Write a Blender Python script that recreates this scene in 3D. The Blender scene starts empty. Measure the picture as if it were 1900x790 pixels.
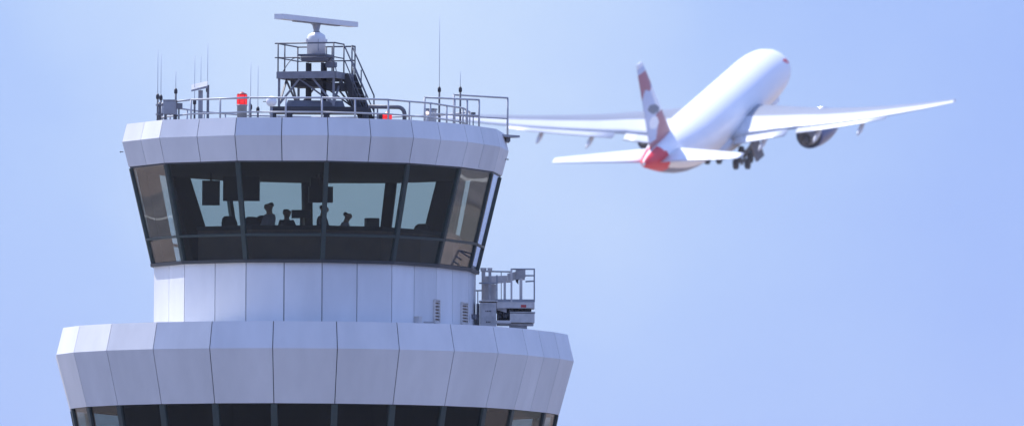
import bpy, math, random
from mathutils import Vector, Matrix
random.seed(7)
S = bpy.context.scene
COL = S.collection
R = math.radians
sin, cos, tan = math.sin, math.cos, math.tan

# ------------------------------------------------------------------ camera
FPX, DIST, CAMZ = 28000.0, 400.0, 15.0
PSI, PITCH, ROLL = (950 - 555) / FPX, R(2.705), 0.005
CF = Vector((sin(PSI) * cos(PITCH), cos(PSI) * cos(PITCH), sin(PITCH)))
_r0 = Vector((cos(PSI), -sin(PSI), 0))
_u0 = _r0.cross(CF)
CR = _r0 * cos(ROLL) + _u0 * sin(ROLL)
CU = -_r0 * sin(ROLL) + _u0 * cos(ROLL)
CAM = Vector((0, -DIST, CAMZ))
PX = 70.0          # picture units per metre at the tower


def at(px, py, Y):
    """the point in the world at depth Y seen along a line of sight"""
    d = CF * FPX + CR * (px - 950) - CU * (py - 395)
    return CAM + d * ((Y - CAM.y) / d.y)


cam = bpy.data.cameras.new('camera')
cam.sensor_width = 36.0
cam.lens = FPX / 1900 * 36
cam.clip_start, cam.clip_end = 1.0, 60000
cam.dof.use_dof = True
cam.dof.focus_distance = 398
cam.dof.aperture_fstop = 5.0
co = bpy.data.objects.new('camera', cam)
COL.objects.link(co)
co.matrix_world = Matrix((CR, CU, -CF)).transposed().to_4x4()
co.location = CAM
S.camera = co

# ------------------------------------------------------------------ light
SUN_EL, SUN_PHI = R(56), R(-135)
SUN = Vector((cos(SUN_EL) * sin(SUN_PHI), -cos(SUN_EL) * cos(SUN_PHI), sin(SUN_EL)))
sl = bpy.data.lights.new('sun', 'SUN')
sl.energy, sl.angle, sl.color = 5.0, R(0.5), (1, .975, .95)
so = bpy.data.objects.new('sun', sl)
COL.objects.link(so)
so.rotation_euler = SUN.to_track_quat('Z', 'Y').to_euler()

W = bpy.data.worlds.new('World')
S.world = W
W.use_nodes = True
nt = W.node_tree
N, LK = nt.nodes, nt.links
N.clear()
out = N.new('ShaderNodeOutputWorld')
bg = N.new('ShaderNodeBackground')
bg.inputs['Strength'].default_value = 0.076
sky = N.new('ShaderNodeTexSky')
sky.sky_type = 'NISHITA'
sky.sun_disc = False
sky.sun_elevation = SUN_EL
sky.sun_rotation = math.atan2(SUN.x, SUN.y)
sky.air_density, sky.dust_density, sky.ozone_density = 1.0, 0.6, 2.0
tc = N.new('ShaderNodeTexCoord')
mp = N.new('ShaderNodeMapping')
mp.inputs['Location'].default_value = (3.5, 1.1, 0.2)
mp.inputs['Scale'].default_value = (30, 30, 40)
nz = N.new('ShaderNodeTexNoise')
nz.inputs['Scale'].default_value = 1.0
nz.inputs['Detail'].default_value = 5
nz.inputs['Roughness'].default_value = .5
rp = N.new('ShaderNodeValToRGB')
rp.color_ramp.elements[0].position, rp.color_ramp.elements[1].position = .05, 1
rp.color_ramp.elements[0].color = (2.9, 4.5, 10.2, 1)
rp.color_ramp.elements[1].color = (6.7, 8.2, 10.6, 1)
e_ = rp.color_ramp.elements.new(.5)
e_.color = (3.9, 5.65, 10.35, 1)
mx = N.new('ShaderNodeMix')
mx.data_type = 'RGBA'
mx.inputs[0].default_value = .8
LK.new(tc.outputs['Generated'], mp.inputs['Vector'])
LK.new(mp.outputs['Vector'], nz.inputs['Vector'])
# a thin bright veil of cloud behind the tower top, broken up by noise
cloud = (CF * FPX + CR * (690 - 950) - CU * (40 - 395)).normalized()
dp = N.new('ShaderNodeVectorMath'); dp.operation = 'DISTANCE'
nrm = N.new('ShaderNodeVectorMath'); nrm.operation = 'NORMALIZE'
dp.inputs[1].default_value = cloud
LK.new(tc.outputs['Generated'], nrm.inputs[0])
LK.new(nrm.outputs[0], dp.inputs[0])
mr0 = N.new('ShaderNodeMapRange'); mr0.interpolation_type = 'SMOOTHSTEP'
mr0.inputs[1].default_value, mr0.inputs[2].default_value = .05, .0
mr0.inputs[3].default_value, mr0.inputs[4].default_value = -.08, .72
LK.new(dp.outputs['Value'], mr0.inputs[0])
ad = N.new('ShaderNodeMath'); ad.operation = 'ADD'
nw = N.new('ShaderNodeMath'); nw.operation = 'MULTIPLY_ADD'
nw.inputs[1].default_value, nw.inputs[2].default_value = .7, -.18
LK.new(nz.outputs['Fac'], nw.inputs[0])
LK.new(nw.outputs[0], ad.inputs[0])
LK.new(mr0.outputs[0], ad.inputs[1])
LK.new(ad.outputs[0], rp.inputs['Fac'])
LK.new(sky.outputs['Color'], mx.inputs[6])
LK.new(rp.outputs['Color'], mx.inputs[7])
# unseen upper sky brightened all round, added as extra fill light
sx_ = N.new('ShaderNodeSeparateXYZ'); LK.new(nrm.outputs[0], sx_.inputs[0])
hi = N.new('ShaderNodeMapRange'); hi.interpolation_type = 'SMOOTHSTEP'
hi.inputs[1].default_value, hi.inputs[2].default_value = .09, .55
hi.inputs[3].default_value, hi.inputs[4].default_value = 1.0, 1.3
LK.new(sx_.outputs['Z'], hi.inputs[0])
vm = N.new('ShaderNodeVectorMath'); vm.operation = 'SCALE'
LK.new(mx.outputs[2], vm.inputs[0]); LK.new(hi.outputs[0], vm.inputs['Scale'])
LK.new(vm.outputs[0], bg.inputs['Color'])
LK.new(bg.outputs['Background'], out.inputs['Surface'])

vs = S.view_settings
vs.view_transform, vs.look, vs.exposure, vs.gamma = 'Standard', 'None', .4, 1
vs.use_curve_mapping = False
S.cycles.transparent_max_bounces = 24
S.cycles.max_bounces = 10
S.cycles.volume_bounces = 1


# ------------------------------------------------------------------ materials
def mat(name, color, rough=.5, metal=0, spec=.5, vary=.0, scale=3.0, stretch=(1, 1, 1), tone=False, bump=0, emit=None, coat=0):
    m = bpy.data.materials.new(name)
    m.use_nodes = True
    n, l = m.node_tree.nodes, m.node_tree.links
    b = n['Principled BSDF']
    b.inputs['Base Color'].default_value = (*color, 1)
    b.inputs['Roughness'].default_value = rough
    b.inputs['Metallic'].default_value = metal
    b.inputs['Specular IOR Level'].default_value = spec
    b.inputs['Coat Weight'].default_value = coat
    if emit:
        b.inputs['Emission Color'].default_value = (*emit[:3], 1)
        b.inputs['Emission Strength'].default_value = emit[3]
    src = None
    if vary:
        t = n.new('ShaderNodeTexCoord')
        p = n.new('ShaderNodeMapping')
        p.inputs['Scale'].default_value = stretch
        z = n.new('ShaderNodeTexNoise')
        z.inputs['Scale'].default_value = scale
        z.inputs['Detail'].default_value = 6
        z.inputs['Roughness'].default_value = .6
        l.new(t.outputs['Object'], p.inputs['Vector'])
        l.new(p.outputs['Vector'], z.inputs['Vector'])
        mr = n.new('ShaderNodeMapRange')
        mr.inputs[1].default_value, mr.inputs[2].default_value = .3, .7
        mr.inputs[3].default_value, mr.inputs[4].default_value = 1 - vary, 1 + vary * .5
        l.new(z.outputs['Fac'], mr.inputs[0])
        mm = n.new('ShaderNodeMix')
        mm.data_type, mm.blend_type = 'RGBA', 'MULTIPLY'
        mm.inputs[0].default_value = 1
        mm.inputs[6].default_value = (*color, 1)
        l.new(mr.outputs[0], mm.inputs[7])
        src = mm.outputs[2]
        if bump:
            bp = n.new('ShaderNodeBump')
            bp.inputs['Strength'].default_value = bump
            bp.inputs['Distance'].default_value = .02
            l.new(z.outputs['Fac'], bp.inputs['Height'])
            l.new(bp.outputs['Normal'], b.inputs['Normal'])
    if tone:
        a = n.new('ShaderNodeAttribute')
        a.attribute_name = 'tone'
        mm = n.new('ShaderNodeMix')
        mm.data_type, mm.blend_type = 'RGBA', 'MULTIPLY'
        mm.inputs[0].default_value = 1
        mm.inputs[6].default_value = (*color, 1)
        if src:
            l.new(src, mm.inputs[6])
        l.new(a.outputs['Color'], mm.inputs[7])
        src = mm.outputs[2]
    if src:
        l.new(src, b.inputs['Base Color'])
    return m


def glass(name, tint, ior=.06, bump=.0, bscale=.35, graze=1.0):
    m = bpy.data.materials.new(name)
    m.use_nodes = True
    n, l = m.node_tree.nodes, m.node_tree.links
    n.clear()
    o = n.new('ShaderNodeOutputMaterial')
    t = n.new('ShaderNodeBsdfTransparent')
    t.inputs[0].default_value = (*tint, 1)
    g = n.new('ShaderNodeBsdfGlossy')
    g.inputs['Roughness'].default_value = .0
    g.inputs['Color'].default_value = (.95, .97, 1, 1)
    # facing-independent Schlick reflectance, so both faces of a pane behave alike
    ge = n.new('ShaderNodeNewGeometry')
    dt = n.new('ShaderNodeVectorMath'); dt.operation = 'DOT_PRODUCT'
    l.new(ge.outputs['Incoming'], dt.inputs[0]); l.new(ge.outputs['Normal'], dt.inputs[1])
    ab = n.new('ShaderNodeMath'); ab.operation = 'ABSOLUTE'
    l.new(dt.outputs['Value'], ab.inputs[0])
    om = n.new('ShaderNodeMath'); om.operation = 'SUBTRACT'; om.inputs[0].default_value = 1
    l.new(ab.outputs[0], om.inputs[1])
    pw = n.new('ShaderNodeMath'); pw.operation = 'POWER'; pw.inputs[1].default_value = 5
    l.new(om.outputs[0], pw.inputs[0])
    f = n.new('ShaderNodeMath'); f.operation = 'MULTIPLY_ADD'
    f.inputs[1].default_value, f.inputs[2].default_value = graze - ior, ior
    l.new(pw.outputs[0], f.inputs[0])
    x = n.new('ShaderNodeMixShader')
    l.new(f.outputs[0], x.inputs[0])
    l.new(t.outputs[0], x.inputs[1])
    l.new(g.outputs[0], x.inputs[2])
    l.new(x.outputs[0], o.inputs[0])
    if bump:
        c = n.new('ShaderNodeTexCoord')
        z = n.new('ShaderNodeTexNoise')
        z.inputs['Scale'].default_value = bscale
        z.inputs['Detail'].default_value = 1
        b = n.new('ShaderNodeBump')
        b.inputs['Strength'].default_value = 1
        b.inputs['Distance'].default_value = bump
        l.new(c.outputs['Object'], z.inputs['Vector'])
        l.new(z.outputs['Fac'], b.inputs['Height'])
        l.new(b.outputs['Normal'], g.inputs['Normal'])
    return m


M = {
    'clad': mat('white_panel', (.77, .765, .765), .5, spec=.35, vary=.09, scale=1.1, stretch=(1, 1, .35), tone=True),
    'joint': mat('dark_joint', (.05, .05, .055), .8),
    'roof': mat('roof_felt', (.22, .22, .23), .9, vary=.2),
    'deckroof': mat('pale_roof_membrane', (.56, .56, .56), .8, vary=.12),
    'mullion': mat('grey_green_metal', (.04, .06, .056), .5, vary=.1),
    'sill': mat('dark_sill_metal', (.05, .055, .06), .5, vary=.15),
    'pane': glass('tinted_glass', (.785, .825, .81), .045, .006),
    'lowpane': glass('dark_tinted_glass', (.60, .66, .66), .03, .006, graze=.6),
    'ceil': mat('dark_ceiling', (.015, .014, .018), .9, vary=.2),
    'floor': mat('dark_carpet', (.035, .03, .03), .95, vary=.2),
    'console': mat('brown_console', (.095, .06, .045), .6, vary=.25, scale=2),
    'screen': mat('black_screen', (.015, .015, .018), .3),
    'steel': mat('dark_grey_steel', (.12, .125, .15), .55, vary=.2, scale=5),
    'steel2': mat('grey_steel', (.20, .205, .235), .5, vary=.2, scale=5),
    'black': mat('black_steel', (.035, .035, .045), .6, vary=.2),
    'rail': mat('pale_rail_paint', (.46, .47, .50), .45, vary=.1, scale=6),
    'galv': mat('galvanised_grey', (.33, .34, .37), .5, vary=.15, scale=4),
    'white': mat('white_paint', (.78, .78, .79), .4, vary=.06, scale=3),
    'whip': mat('whip_fibreglass', (.46, .52, .66), .5),
    'red': mat('red_lens', (.75, .02, .025), .25, emit=(1, .03, .03, .55)),
    'redp': mat('red_paint', (.55, .05, .05), .5, vary=.1),
    'globe': mat('white_globe', (.82, .83, .86), .35),
    'lamp': mat('warm_lamp_lens', (.9, .75, .65), .3, emit=(1, .75, .6, .8)),
    'beige': mat('beige_machine_paint', (.68, .63, .59), .55, vary=.2, scale=4),
    'beige2': mat('worn_grey_machine_paint', (.52, .49, .475), .6, vary=.3, scale=5),
    'brown': mat('brown_louvre_paint', (.22, .16, .12), .6, vary=.15),
    'cable': mat('black_rubber', (.02, .02, .02), .8),
    'skin': mat('skin', (.45, .28, .2), .5, vary=.08),
    'hair': mat('dark_hair', (.03, .022, .018), .7),
    'shirtw': mat('pale_shirt', (.42, .40, .44), .8, vary=.1),
    'shirtd': mat('dark_shirt', (.05, .05, .07), .85, vary=.1),
    'trousers': mat('dark_trousers', (.03, .03, .04), .85),
    'fabric': mat('dark_chair_fabric', (.03, .03, .038), .9),
    'plane': mat('white_aircraft_paint', (.88, .88, .89), .3, spec=.5, vary=.03, scale=.25),
    'coro': mat('grey_wing_box_coating', (.21, .225, .27), .4, vary=.06, scale=.3),
    'wing': mat('pale_grey_wing_paint', (.60, .61, .64), .35, vary=.05, scale=.3),
    'blue': mat('midnight_blue_paint', (.035, .06, .2), .3),
    'pred': mat('red_livery_paint', (.75, .02, .04), .45, spec=.3),
    'pgrey': mat('charcoal_livery_paint', (.10, .11, .15), .35),
    'ppale': mat('pale_blue_livery_paint', (.50, .56, .72), .35),
    'bare': mat('bare_metal', (.7, .7, .72), .3, metal=.8),
    'tyre': mat('tyre_rubber', (.025, .025, .028), .8),
    'gear': mat('gear_steel', (.14, .14, .16), .5),
    'dark': mat('engine_dark', (.03, .03, .035), .6),
}


# ------------------------------------------------------------------ mesh helper
class MB:
    def __init__(s):
        s.v, s.f, s.m, s.s, s.t = [], [], [], [], []

    def add(s, vs, fs, m=0, smooth=False, tone=1.0):
        o = len(s.v)
        s.v += [Vector(p) for p in vs]
        for f in fs:
            s.f.append([i + o for i in f])
            s.m.append(m); s.s.append(smooth); s.t.append(tone)
        return s

    def hexa(s, a, b, m=0, tone=1.0):
        """solid between the loops a and b (same length)"""
        n = len(a)
        fs = [[i, (i + 1) % n, n + (i + 1) % n, n + i] for i in range(n)]
        fs += [list(range(n))[::-1], list(range(n, 2 * n))]
        return s.add(list(a) + list(b), fs, m, False, tone)

    def box(s, c, size, ang=0, m=0, taper=1.0):
        c = Vector(c)
        x, y, z = [q / 2 for q in size]
        ex, ey = Vector((cos(ang), sin(ang), 0)), Vector((-sin(ang), cos(ang), 0))
        lo = [c + ex * i * x + ey * j * y - Vector((0, 0, z)) for i, j in ((-1, -1), (1, -1), (1, 1), (-1, 1))]
        hi = [c + ex * i * x * taper + ey * j * y * taper + Vector((0, 0, z)) for i, j in ((-1, -1), (1, -1), (1, 1), (-1, 1))]
        return s.hexa(lo, hi, m)

    def beam(s, a, b, w, h=None, side=None, m=0):
        a, b = Vector(a), Vector(b)
        h = h or w
        d = (b - a).normalized()
        if side is None:
            side = d.cross(Vector((0, 0, 1)))
            if side.length < 1e-4:
                side = Vector((1, 0, 0))
        side = Vector(side).normalized()
        up = side.cross(d).normalized()
        q = [(-1, -1), (1, -1), (1, 1), (-1, 1)]
        return s.hexa([a + side * i * w / 2 + up * j * h / 2 for i, j in q], [b + side * i * w / 2 + up * j * h / 2 for i, j in q], m)

    def tube(s, a, b, r, r2=None, n=10, m=0):
        return s.path([a, b], r, n, m, r2)

    def path(s, pts, r, n=10, m=0, r2=None):
        pts = [Vector(p) for p in pts]
        k = len(pts)
        vs, fs = [], []
        ref = None
        for i, p in enumerate(pts):
            d = (pts[min(i + 1, k - 1)] - pts[max(i - 1, 0)]).normalized()
            if ref is None:
                ref = d.orthogonal().normalized()
            ref = (ref - d * ref.dot(d)).normalized()
            bi = d.cross(ref)
            rr = r if r2 is None else r + (r2 - r) * i / (k - 1)
            vs += [p + (ref * cos(6.28318 * j / n) + bi * sin(6.28318 * j / n)) * rr for j in range(n)]
        for i in range(k - 1):
            for j in range(n):
                fs.append([i * n + j, i * n + (j + 1) % n, (i + 1) * n + (j + 1) % n, (i + 1) * n + j])
        o = len(s.v)
        s.add(vs, fs, m, True)
        s.f.append([o + j for j in range(n)][::-1]); s.f.append([o + (k - 1) * n + j for j in range(n)])
        s.m += [m, m]; s.s += [False, False]; s.t += [1, 1]
        return s

    def lathe(s, c, prof, n=24, m=0, axis='Z', smooth=True):
        c = Vector(c)
        vs, fs = [], []
        for r, h in prof:
            for j in range(n):
                a = 6.28318 * j / n
                if axis == 'Z':
                    vs.append(c + Vector((r * cos(a), r * sin(a), h)))
                elif axis == 'Y':
                    vs.append(c + Vector((r * cos(a), h, r * sin(a))))
                else:
                    vs.append(c + Vector((h, r * cos(a), r * sin(a))))
        k = len(prof)
        for i in range(k - 1):
            for j in range(n):
                fs.append([i * n + j, i * n + (j + 1) % n, (i + 1) * n + (j + 1) % n, (i + 1) * n + j])
        s.add(vs, fs, m, smooth)
        o = len(s.v) - len(vs)
        for q in (0, k - 1):
            if prof[q][0] > 1e-4:
                s.f.append([o + q * n + j for j in range(n)]); s.m.append(m); s.s.append(False); s.t.append(1)
        return s

    def grid(s, rows, mfun=None, m=0, closed=True, smooth=True, caps=True):
        """loft a list of loops"""
        n, k = len(rows[0]), len(rows)
        o = len(s.v)
        s.v += [Vector(p) for r in rows for p in r]
        for i in range(k - 1):
            for j in range(n if closed else n - 1):
                s.f.append([o + i * n + j, o + i * n + (j + 1) % n, o + (i + 1) * n + (j + 1) % n, o + (i + 1) * n + j])
                s.m.append(mfun(i, j) if mfun else m); s.s.append(smooth); s.t.append(1)
        if caps and closed:
            for q in (0, k - 1):
                s.f.append([o + q * n + j for j in range(n)])
                s.m.append(mfun(min(q, k - 2), 0) if mfun else m); s.s.append(False); s.t.append(1)
        return s

    def build(s, name, mats, parent=None, origin=None):
        org = Vector(origin) if origin is not None else Vector((0, 0, 0))
        if parent is not None and origin is None:
            org = Vector(parent.get('_o', (0, 0, 0)))
        me = bpy.data.meshes.new(name)
        me.from_pydata([p - org for p in s.v], [], s.f)
        if not isinstance(mats, (list, tuple)):
            mats = [mats]
        for q in mats:
            me.materials.append(q)
        me.polygons.foreach_set('material_index', s.m)
        me.polygons.foreach_set('use_smooth', s.s)
        if any(abs(t - 1) > 1e-6 for t in s.t):
            at_ = me.attributes.new('tone', 'FLOAT_COLOR', 'FACE')
            for i, t in enumerate(s.t):
                at_.data[i].color = (t, t, t, 1)
        elif any(q in (M['clad'],) for q in mats):
            at_ = me.attributes.new('tone', 'FLOAT_COLOR', 'FACE')
            for i in range(len(s.f)):
                at_.data[i].color = (1, 1, 1, 1)
        import bmesh
        bm = bmesh.new(); bm.from_mesh(me)
        bmesh.ops.recalc_face_normals(bm, faces=bm.faces)
        bm.to_mesh(me); bm.free()
        o = bpy.data.objects.new(name, me)
        COL.objects.link(o)
        if parent is not None:
            o.parent = parent
            if '_o' in parent:
                o['_o'] = list(parent['_o'])
        else:
            o.location = org
        return o


def thing(name, label, cat, loc=(0, 0, 0), group=None):
    o = bpy.data.objects.new(name, None)
    COL.objects.link(o)
    o.empty_display_size = .3
    o.location = loc
    o['_o'] = list(loc)
    o['label'], o['category'] = label, cat
    if group:
        o['group'] = group
    return o


def dup(root, loc, label, rotz=0):
    r = root.copy(); COL.objects.link(r)
    r.location = loc
    r.rotation_euler = (0, 0, rotz)
    r['label'] = label
    for ch in list(root.children):
        c = ch.copy(); COL.objects.link(c); c.parent = r
        for g in ch.children:
            d = g.copy(); COL.objects.link(d); d.parent = c
    return r


# ------------------------------------------------------------------ tower plan: two half polygons joined by straight sides
AX = R(69)
LEN = 173 / PX
C1 = Vector((0, 0))
C2 = C1 + Vector((cos(AX), sin(AX))) * LEN
CAB_N = [-96, -66, -36, -6, 24, 54, 69, 84, 114, 144, 174, 204, 234, 249]
DECK_N = [-103.5 + 15 * i for i in range(12)] + [69] + [76.5 + 15 * i for i in range(12)] + [249]


def plan(normals, r):
    """corners of the plan; corner i lies between side i and side i+1"""
    n = len(normals)
    h = n // 2
    def line(i):
        a = R(normals[i % n])
        nv = Vector((sin(a), -cos(a)))
        c = C1 if (i % n) < h else C2
        if (i % n) in (h - 1, n - 1):
            return nv, nv.dot(C1) + r / cos(R((normals[1] - normals[0]) / 2))
        return nv, nv.dot(c) + r
    pts = []
    for i in range(n):
        (a, d), (b, e) = line(i), line(i + 1)
        det = a.x * b.y - a.y * b.x
        pts.append(Vector(((d * b.y - e * a.y) / det, (a.x * e - b.x * d) / det)))
    return pts


def ring(normals, r, z):
    return [Vector((p.x, p.y, z)) for p in plan(normals, r / PX)]


def zat(py, normals, r, k, px):
    return at(px, py, plan(normals, r / PX)[k].y).z


KC = 3     # cab corner between the sides facing -6 and 24 degrees
KD = 6     # deck corner between the sides facing -13.5 and 1.5 degrees
zc = lambda py, r: zat(py, CAB_N, r, KC, 607)
zd = lambda py, r: zat(py, DECK_N, r, KD, 507)

Z_TOP, Z_RIDGE, Z_CORN = zc(218, 314), zc(251, 322), zc(298, 310)
Z_WTOP, Z_WBOT, Z_DRUM = zc(301, 307), zc(481, 266), zc(487, 263)
Z_DTOP, Z_DRIDGE, Z_DBOT = zd(595, 438), zd(645, 450), zd(747, 423)
Z_LW = Z_DBOT - 2.3

tower = thing('control_tower', 'white panelled airport control tower with slanted cab windows and wide lower deck', 'control tower', (0, 0, 0))


def cladding(name, normals, levels, split, gap=.024, depth=.03, var=.05, seed=1, gapfun=None):
    """rows of thick panels over a dark backing; levels = [(r, z), ...] top to bottom"""
    rnd = random.Random(seed)
    mb = MB()
    n = len(normals)
    rings = [ring(normals, r, z) for r, z in levels]
    back = [ring(normals, r - depth * PX, z) for r, z in levels]
    mb.grid([b for b in back], m=1, smooth=False, caps=False)
    for k in range(n):
        m_ = split(k)
        tones = [1 + rnd.uniform(-var, var) for _ in range(m_)]
        for q in range(m_):
            loops = []
            for li in range(len(levels)):
                A, B = rings[li][k - 1], rings[li][k]
                a, b = back[li][k - 1], back[li][k]
                L = (B - A).length
                g = gap / 2 / L
                t0, t1 = q / m_ + g, (q + 1) / m_ - g
                loops.append([A.lerp(B, t0), A.lerp(B, t1), a.lerp(b, t1), a.lerp(b, t0)])
            for li in range(len(levels) - 1):
                mb.hexa(loops[li], loops[li + 1], 0, tones[q] * (1 + rnd.uniform(-.012, .012)))
    return mb.build(name, [M['clad'], M['joint']], tower)


two = lambda k: 2
deck_split = lambda k: 2 if k in (12, 25) else 1
cladding('cornice_cladding', CAB_N, [(314, Z_TOP), (322, Z_RIDGE), (310, Z_CORN)], two, seed=3)
cladding('drum_cladding', CAB_N, [(263, Z_DRUM), (263, Z_DTOP)], two, gap=.024, var=.07, seed=5)
cladding('deck_cladding', DECK_N, [(438, Z_DTOP), (450, Z_DRIDGE), (423, Z_DBOT)], deck_split, gap=.024, seed=8)


def slab(name, normals, r0, z0, r1, z1, m):
    mb = MB()
    mb.grid([ring(normals, r0, z0), ring(normals, r1, z1)], smooth=False)
    return mb.build(name, M[m], tower)


slab('roof_slab', CAB_N, 311.5, Z_TOP - .05, 311.5, Z_TOP - .35, 'roof')
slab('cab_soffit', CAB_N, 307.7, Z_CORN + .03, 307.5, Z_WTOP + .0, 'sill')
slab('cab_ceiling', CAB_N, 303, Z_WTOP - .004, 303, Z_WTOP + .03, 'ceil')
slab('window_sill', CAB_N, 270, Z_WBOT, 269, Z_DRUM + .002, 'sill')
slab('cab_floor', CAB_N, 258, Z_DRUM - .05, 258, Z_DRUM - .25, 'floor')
slab('deck_roof', DECK_N, 435.5, Z_DTOP - .04, 435.5, Z_DTOP - .3, 'deckroof')
slab('deck_ceiling', DECK_N, 419, Z_DBOT + .03, 419, Z_DBOT + .2, 'ceil')
slab('deck_inner_wall', DECK_N, 330, Z_DBOT + .02, 330, Z_LW + .01, 'ceil')
slab('deck_floor', DECK_N, 396, Z_LW - .01, 396, Z_LW - .4, 'clad')
slab('deck_underside', DECK_N, 388, Z_LW - .41, 240, Z_LW - 2.2, 'clad')
slab('tower_shaft', CAB_N, 215, Z_LW - 2.21, 215, 0, 'clad')


def glazing(normals, rt, zt, rb, zb, pane_m, mull_w, mull_d, transom=None, split=1):
    top, bot = ring(normals, rt, zt), ring(normals, rb, zb)
    n = len(normals)
    frames = []
    for k in range(n):
        # the mullion stands on the corner
        a = R((normals[k] + (normals[(k + 1) % n] if k < n - 1 else normals[0] + 360)) / 2)
        nv = Vector((sin(a), -cos(a), 0))
        sd = Vector((cos(a), sin(a), 0))
        mb = MB().beam(bot[k] - nv * .03, top[k] - nv * .03, mull_w, mull_d, sd)
        mb.build('mullion', M['mullion'], tower)
    for k in range(n):
        A, B, D, C = bot[k - 1], bot[k], top[k - 1], top[k]
        nn = (B - A).cross(D - A).normalized()
        a = R(normals[k])
        if nn.dot(Vector((sin(a), -cos(a), 0))) < 0:
            nn = -nn
        inn = nn * -.025
        e = (B - A).normalized() * (mull_w * .45)
        q = [A + e, B - e, C - e, D + e]
        mb = MB().hexa([p + inn for p in q], [p + inn + nn * .016 for p in q])
        w = mb.build('window', M[pane_m], tower)
        if transom:
            t = transom
            P0, P1 = A.lerp(D, t) + e * 1.1, B.lerp(C, t) - e * 1.1
            up = (D - A).normalized()
            MB().beam(P0 + nn * .005, P1 + nn * .005, .06, .085, up).build('transom', M['mullion'], w)


glazing(CAB_N, 307, Z_WTOP, 266, Z_WBOT, 'pane', .115, .12, transom=.255)
glazing(DECK_N, 420, Z_DBOT - .01, 388, Z_LW, 'lowpane', .17, .12)

# thick rear corner columns and drawn dark blinds just inside the rear windows
def on_window(px, py, k, inset):
    """the point seen at px, py on the slanted plane a little inside window side k"""
    a = R(CAB_N[k])
    lean_ = (307 - 266) / PX / (Z_WTOP - Z_WBOT)
    c = C1 if k < 6 else C2
    rb_ = (266 / PX) / (cos(R(15)) if k in (6, 13) else 1) - inset
    nv = Vector((sin(a), -cos(a), -lean_))
    p0 = Vector((c.x + sin(a) * rb_, c.y - cos(a) * rb_, Z_WBOT))
    d = CF * FPX + CR * (px - 950) - CU * (py - 395)
    return CAM + d * (nv.dot(p0 - CAM) / nv.dot(d))


def inner_panel(name, k, quad, inset, thick):
    P4 = [on_window(x, y, k, inset) for x, y in quad]
    for p in P4:
        p.z = min(max(p.z, Z_DRUM - .04), Z_WTOP - .006)
    a = R(CAB_N[k])
    back_ = Vector((-sin(a), cos(a), 0)) * thick
    MB().hexa(P4, [p + back_ for p in P4]).build(name, M['ceil'], tower)


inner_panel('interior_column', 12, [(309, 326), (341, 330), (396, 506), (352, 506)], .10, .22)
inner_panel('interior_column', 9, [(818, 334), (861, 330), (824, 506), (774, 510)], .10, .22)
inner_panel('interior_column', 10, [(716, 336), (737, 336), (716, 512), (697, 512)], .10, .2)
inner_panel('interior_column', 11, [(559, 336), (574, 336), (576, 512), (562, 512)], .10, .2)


def roller_blind(k, t0, t1, inset=6):
    T, B = ring(CAB_N, 303 - inset, Z_WTOP - .006), ring(CAB_N, 264 - inset, Z_DRUM - .04)
    q = [T[k - 1].lerp(T[k], t0), T[k - 1].lerp(T[k], t1), B[k - 1].lerp(B[k], t1), B[k - 1].lerp(B[k], t0)]
    a = R(CAB_N[k])
    bk = Vector((-sin(a), cos(a), 0)) * .02
    MB().hexa(q, [p + bk for p in q]).build('roller_blind', M['ceil'], tower)


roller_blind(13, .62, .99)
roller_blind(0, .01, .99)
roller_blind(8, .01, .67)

# controllers' desk ring inside the cab, open at the back
mb = MB()
desk_o, desk_i = plan(CAB_N, 232 / PX), plan(CAB_N, 168 / PX)
zf = Z_DRUM - .05
ks = list(range(1, 9))
for a, b in zip(ks[:-1], ks[1:]):
    P = lambda pl, k, z: Vector((pl[k].x, pl[k].y, z))
    mb.hexa([P(desk_o, a, zf + .01), P(desk_o, b, zf + .01), P(desk_o, b, zf + .98), P(desk_o, a, zf + .98)],
            [P(desk_i, a, zf + .01), P(desk_i, b, zf + .01), P(desk_i, b, zf + .74), P(desk_i, a, zf + .74)])
desk = mb.build('desk', M['console'], tower)
mb = MB()
desk_l = plan(CAB_N, 236 / PX)
for a, b in zip(ks[:-1], ks[1:]):
    mb.hexa([P(desk_l, a, zf + .94), P(desk_l, b, zf + .94), P(desk_l, b, zf + 1.05), P(desk_l, a, zf + 1.05)],
            [P(desk_o, a, zf + .985), P(desk_o, b, zf + .985), P(desk_o, b, zf + 1.05), P(desk_o, a, zf + 1.05)])
mb.build('desk_edge', M['ceil'], desk)

# louvre vents, small box, flashing knob and edge spikes: parts of the tower
def facet_frame(normals, r, k):
    a = R(normals[k])
    return Vector((sin(a), -cos(a), 0)), Vector((cos(a), sin(a), 0))


def on_drum(px, py, k, r=263, push=.0):
    """the point of drum side k seen at px, py"""
    a = R(CAB_N[k])
    nv = Vector((sin(a), -cos(a)))
    d = nv.dot(C1) + r / PX / (cos(R(15)) if k in (6, 13) else 1) + push
    dr = CF * FPX + CR * (px - 950) - CU * (py - 395)
    t = (d - nv.dot(Vector((CAM.x, CAM.y)))) / nv.dot(Vector((dr.x, dr.y)))
    return CAM + dr * t


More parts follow.
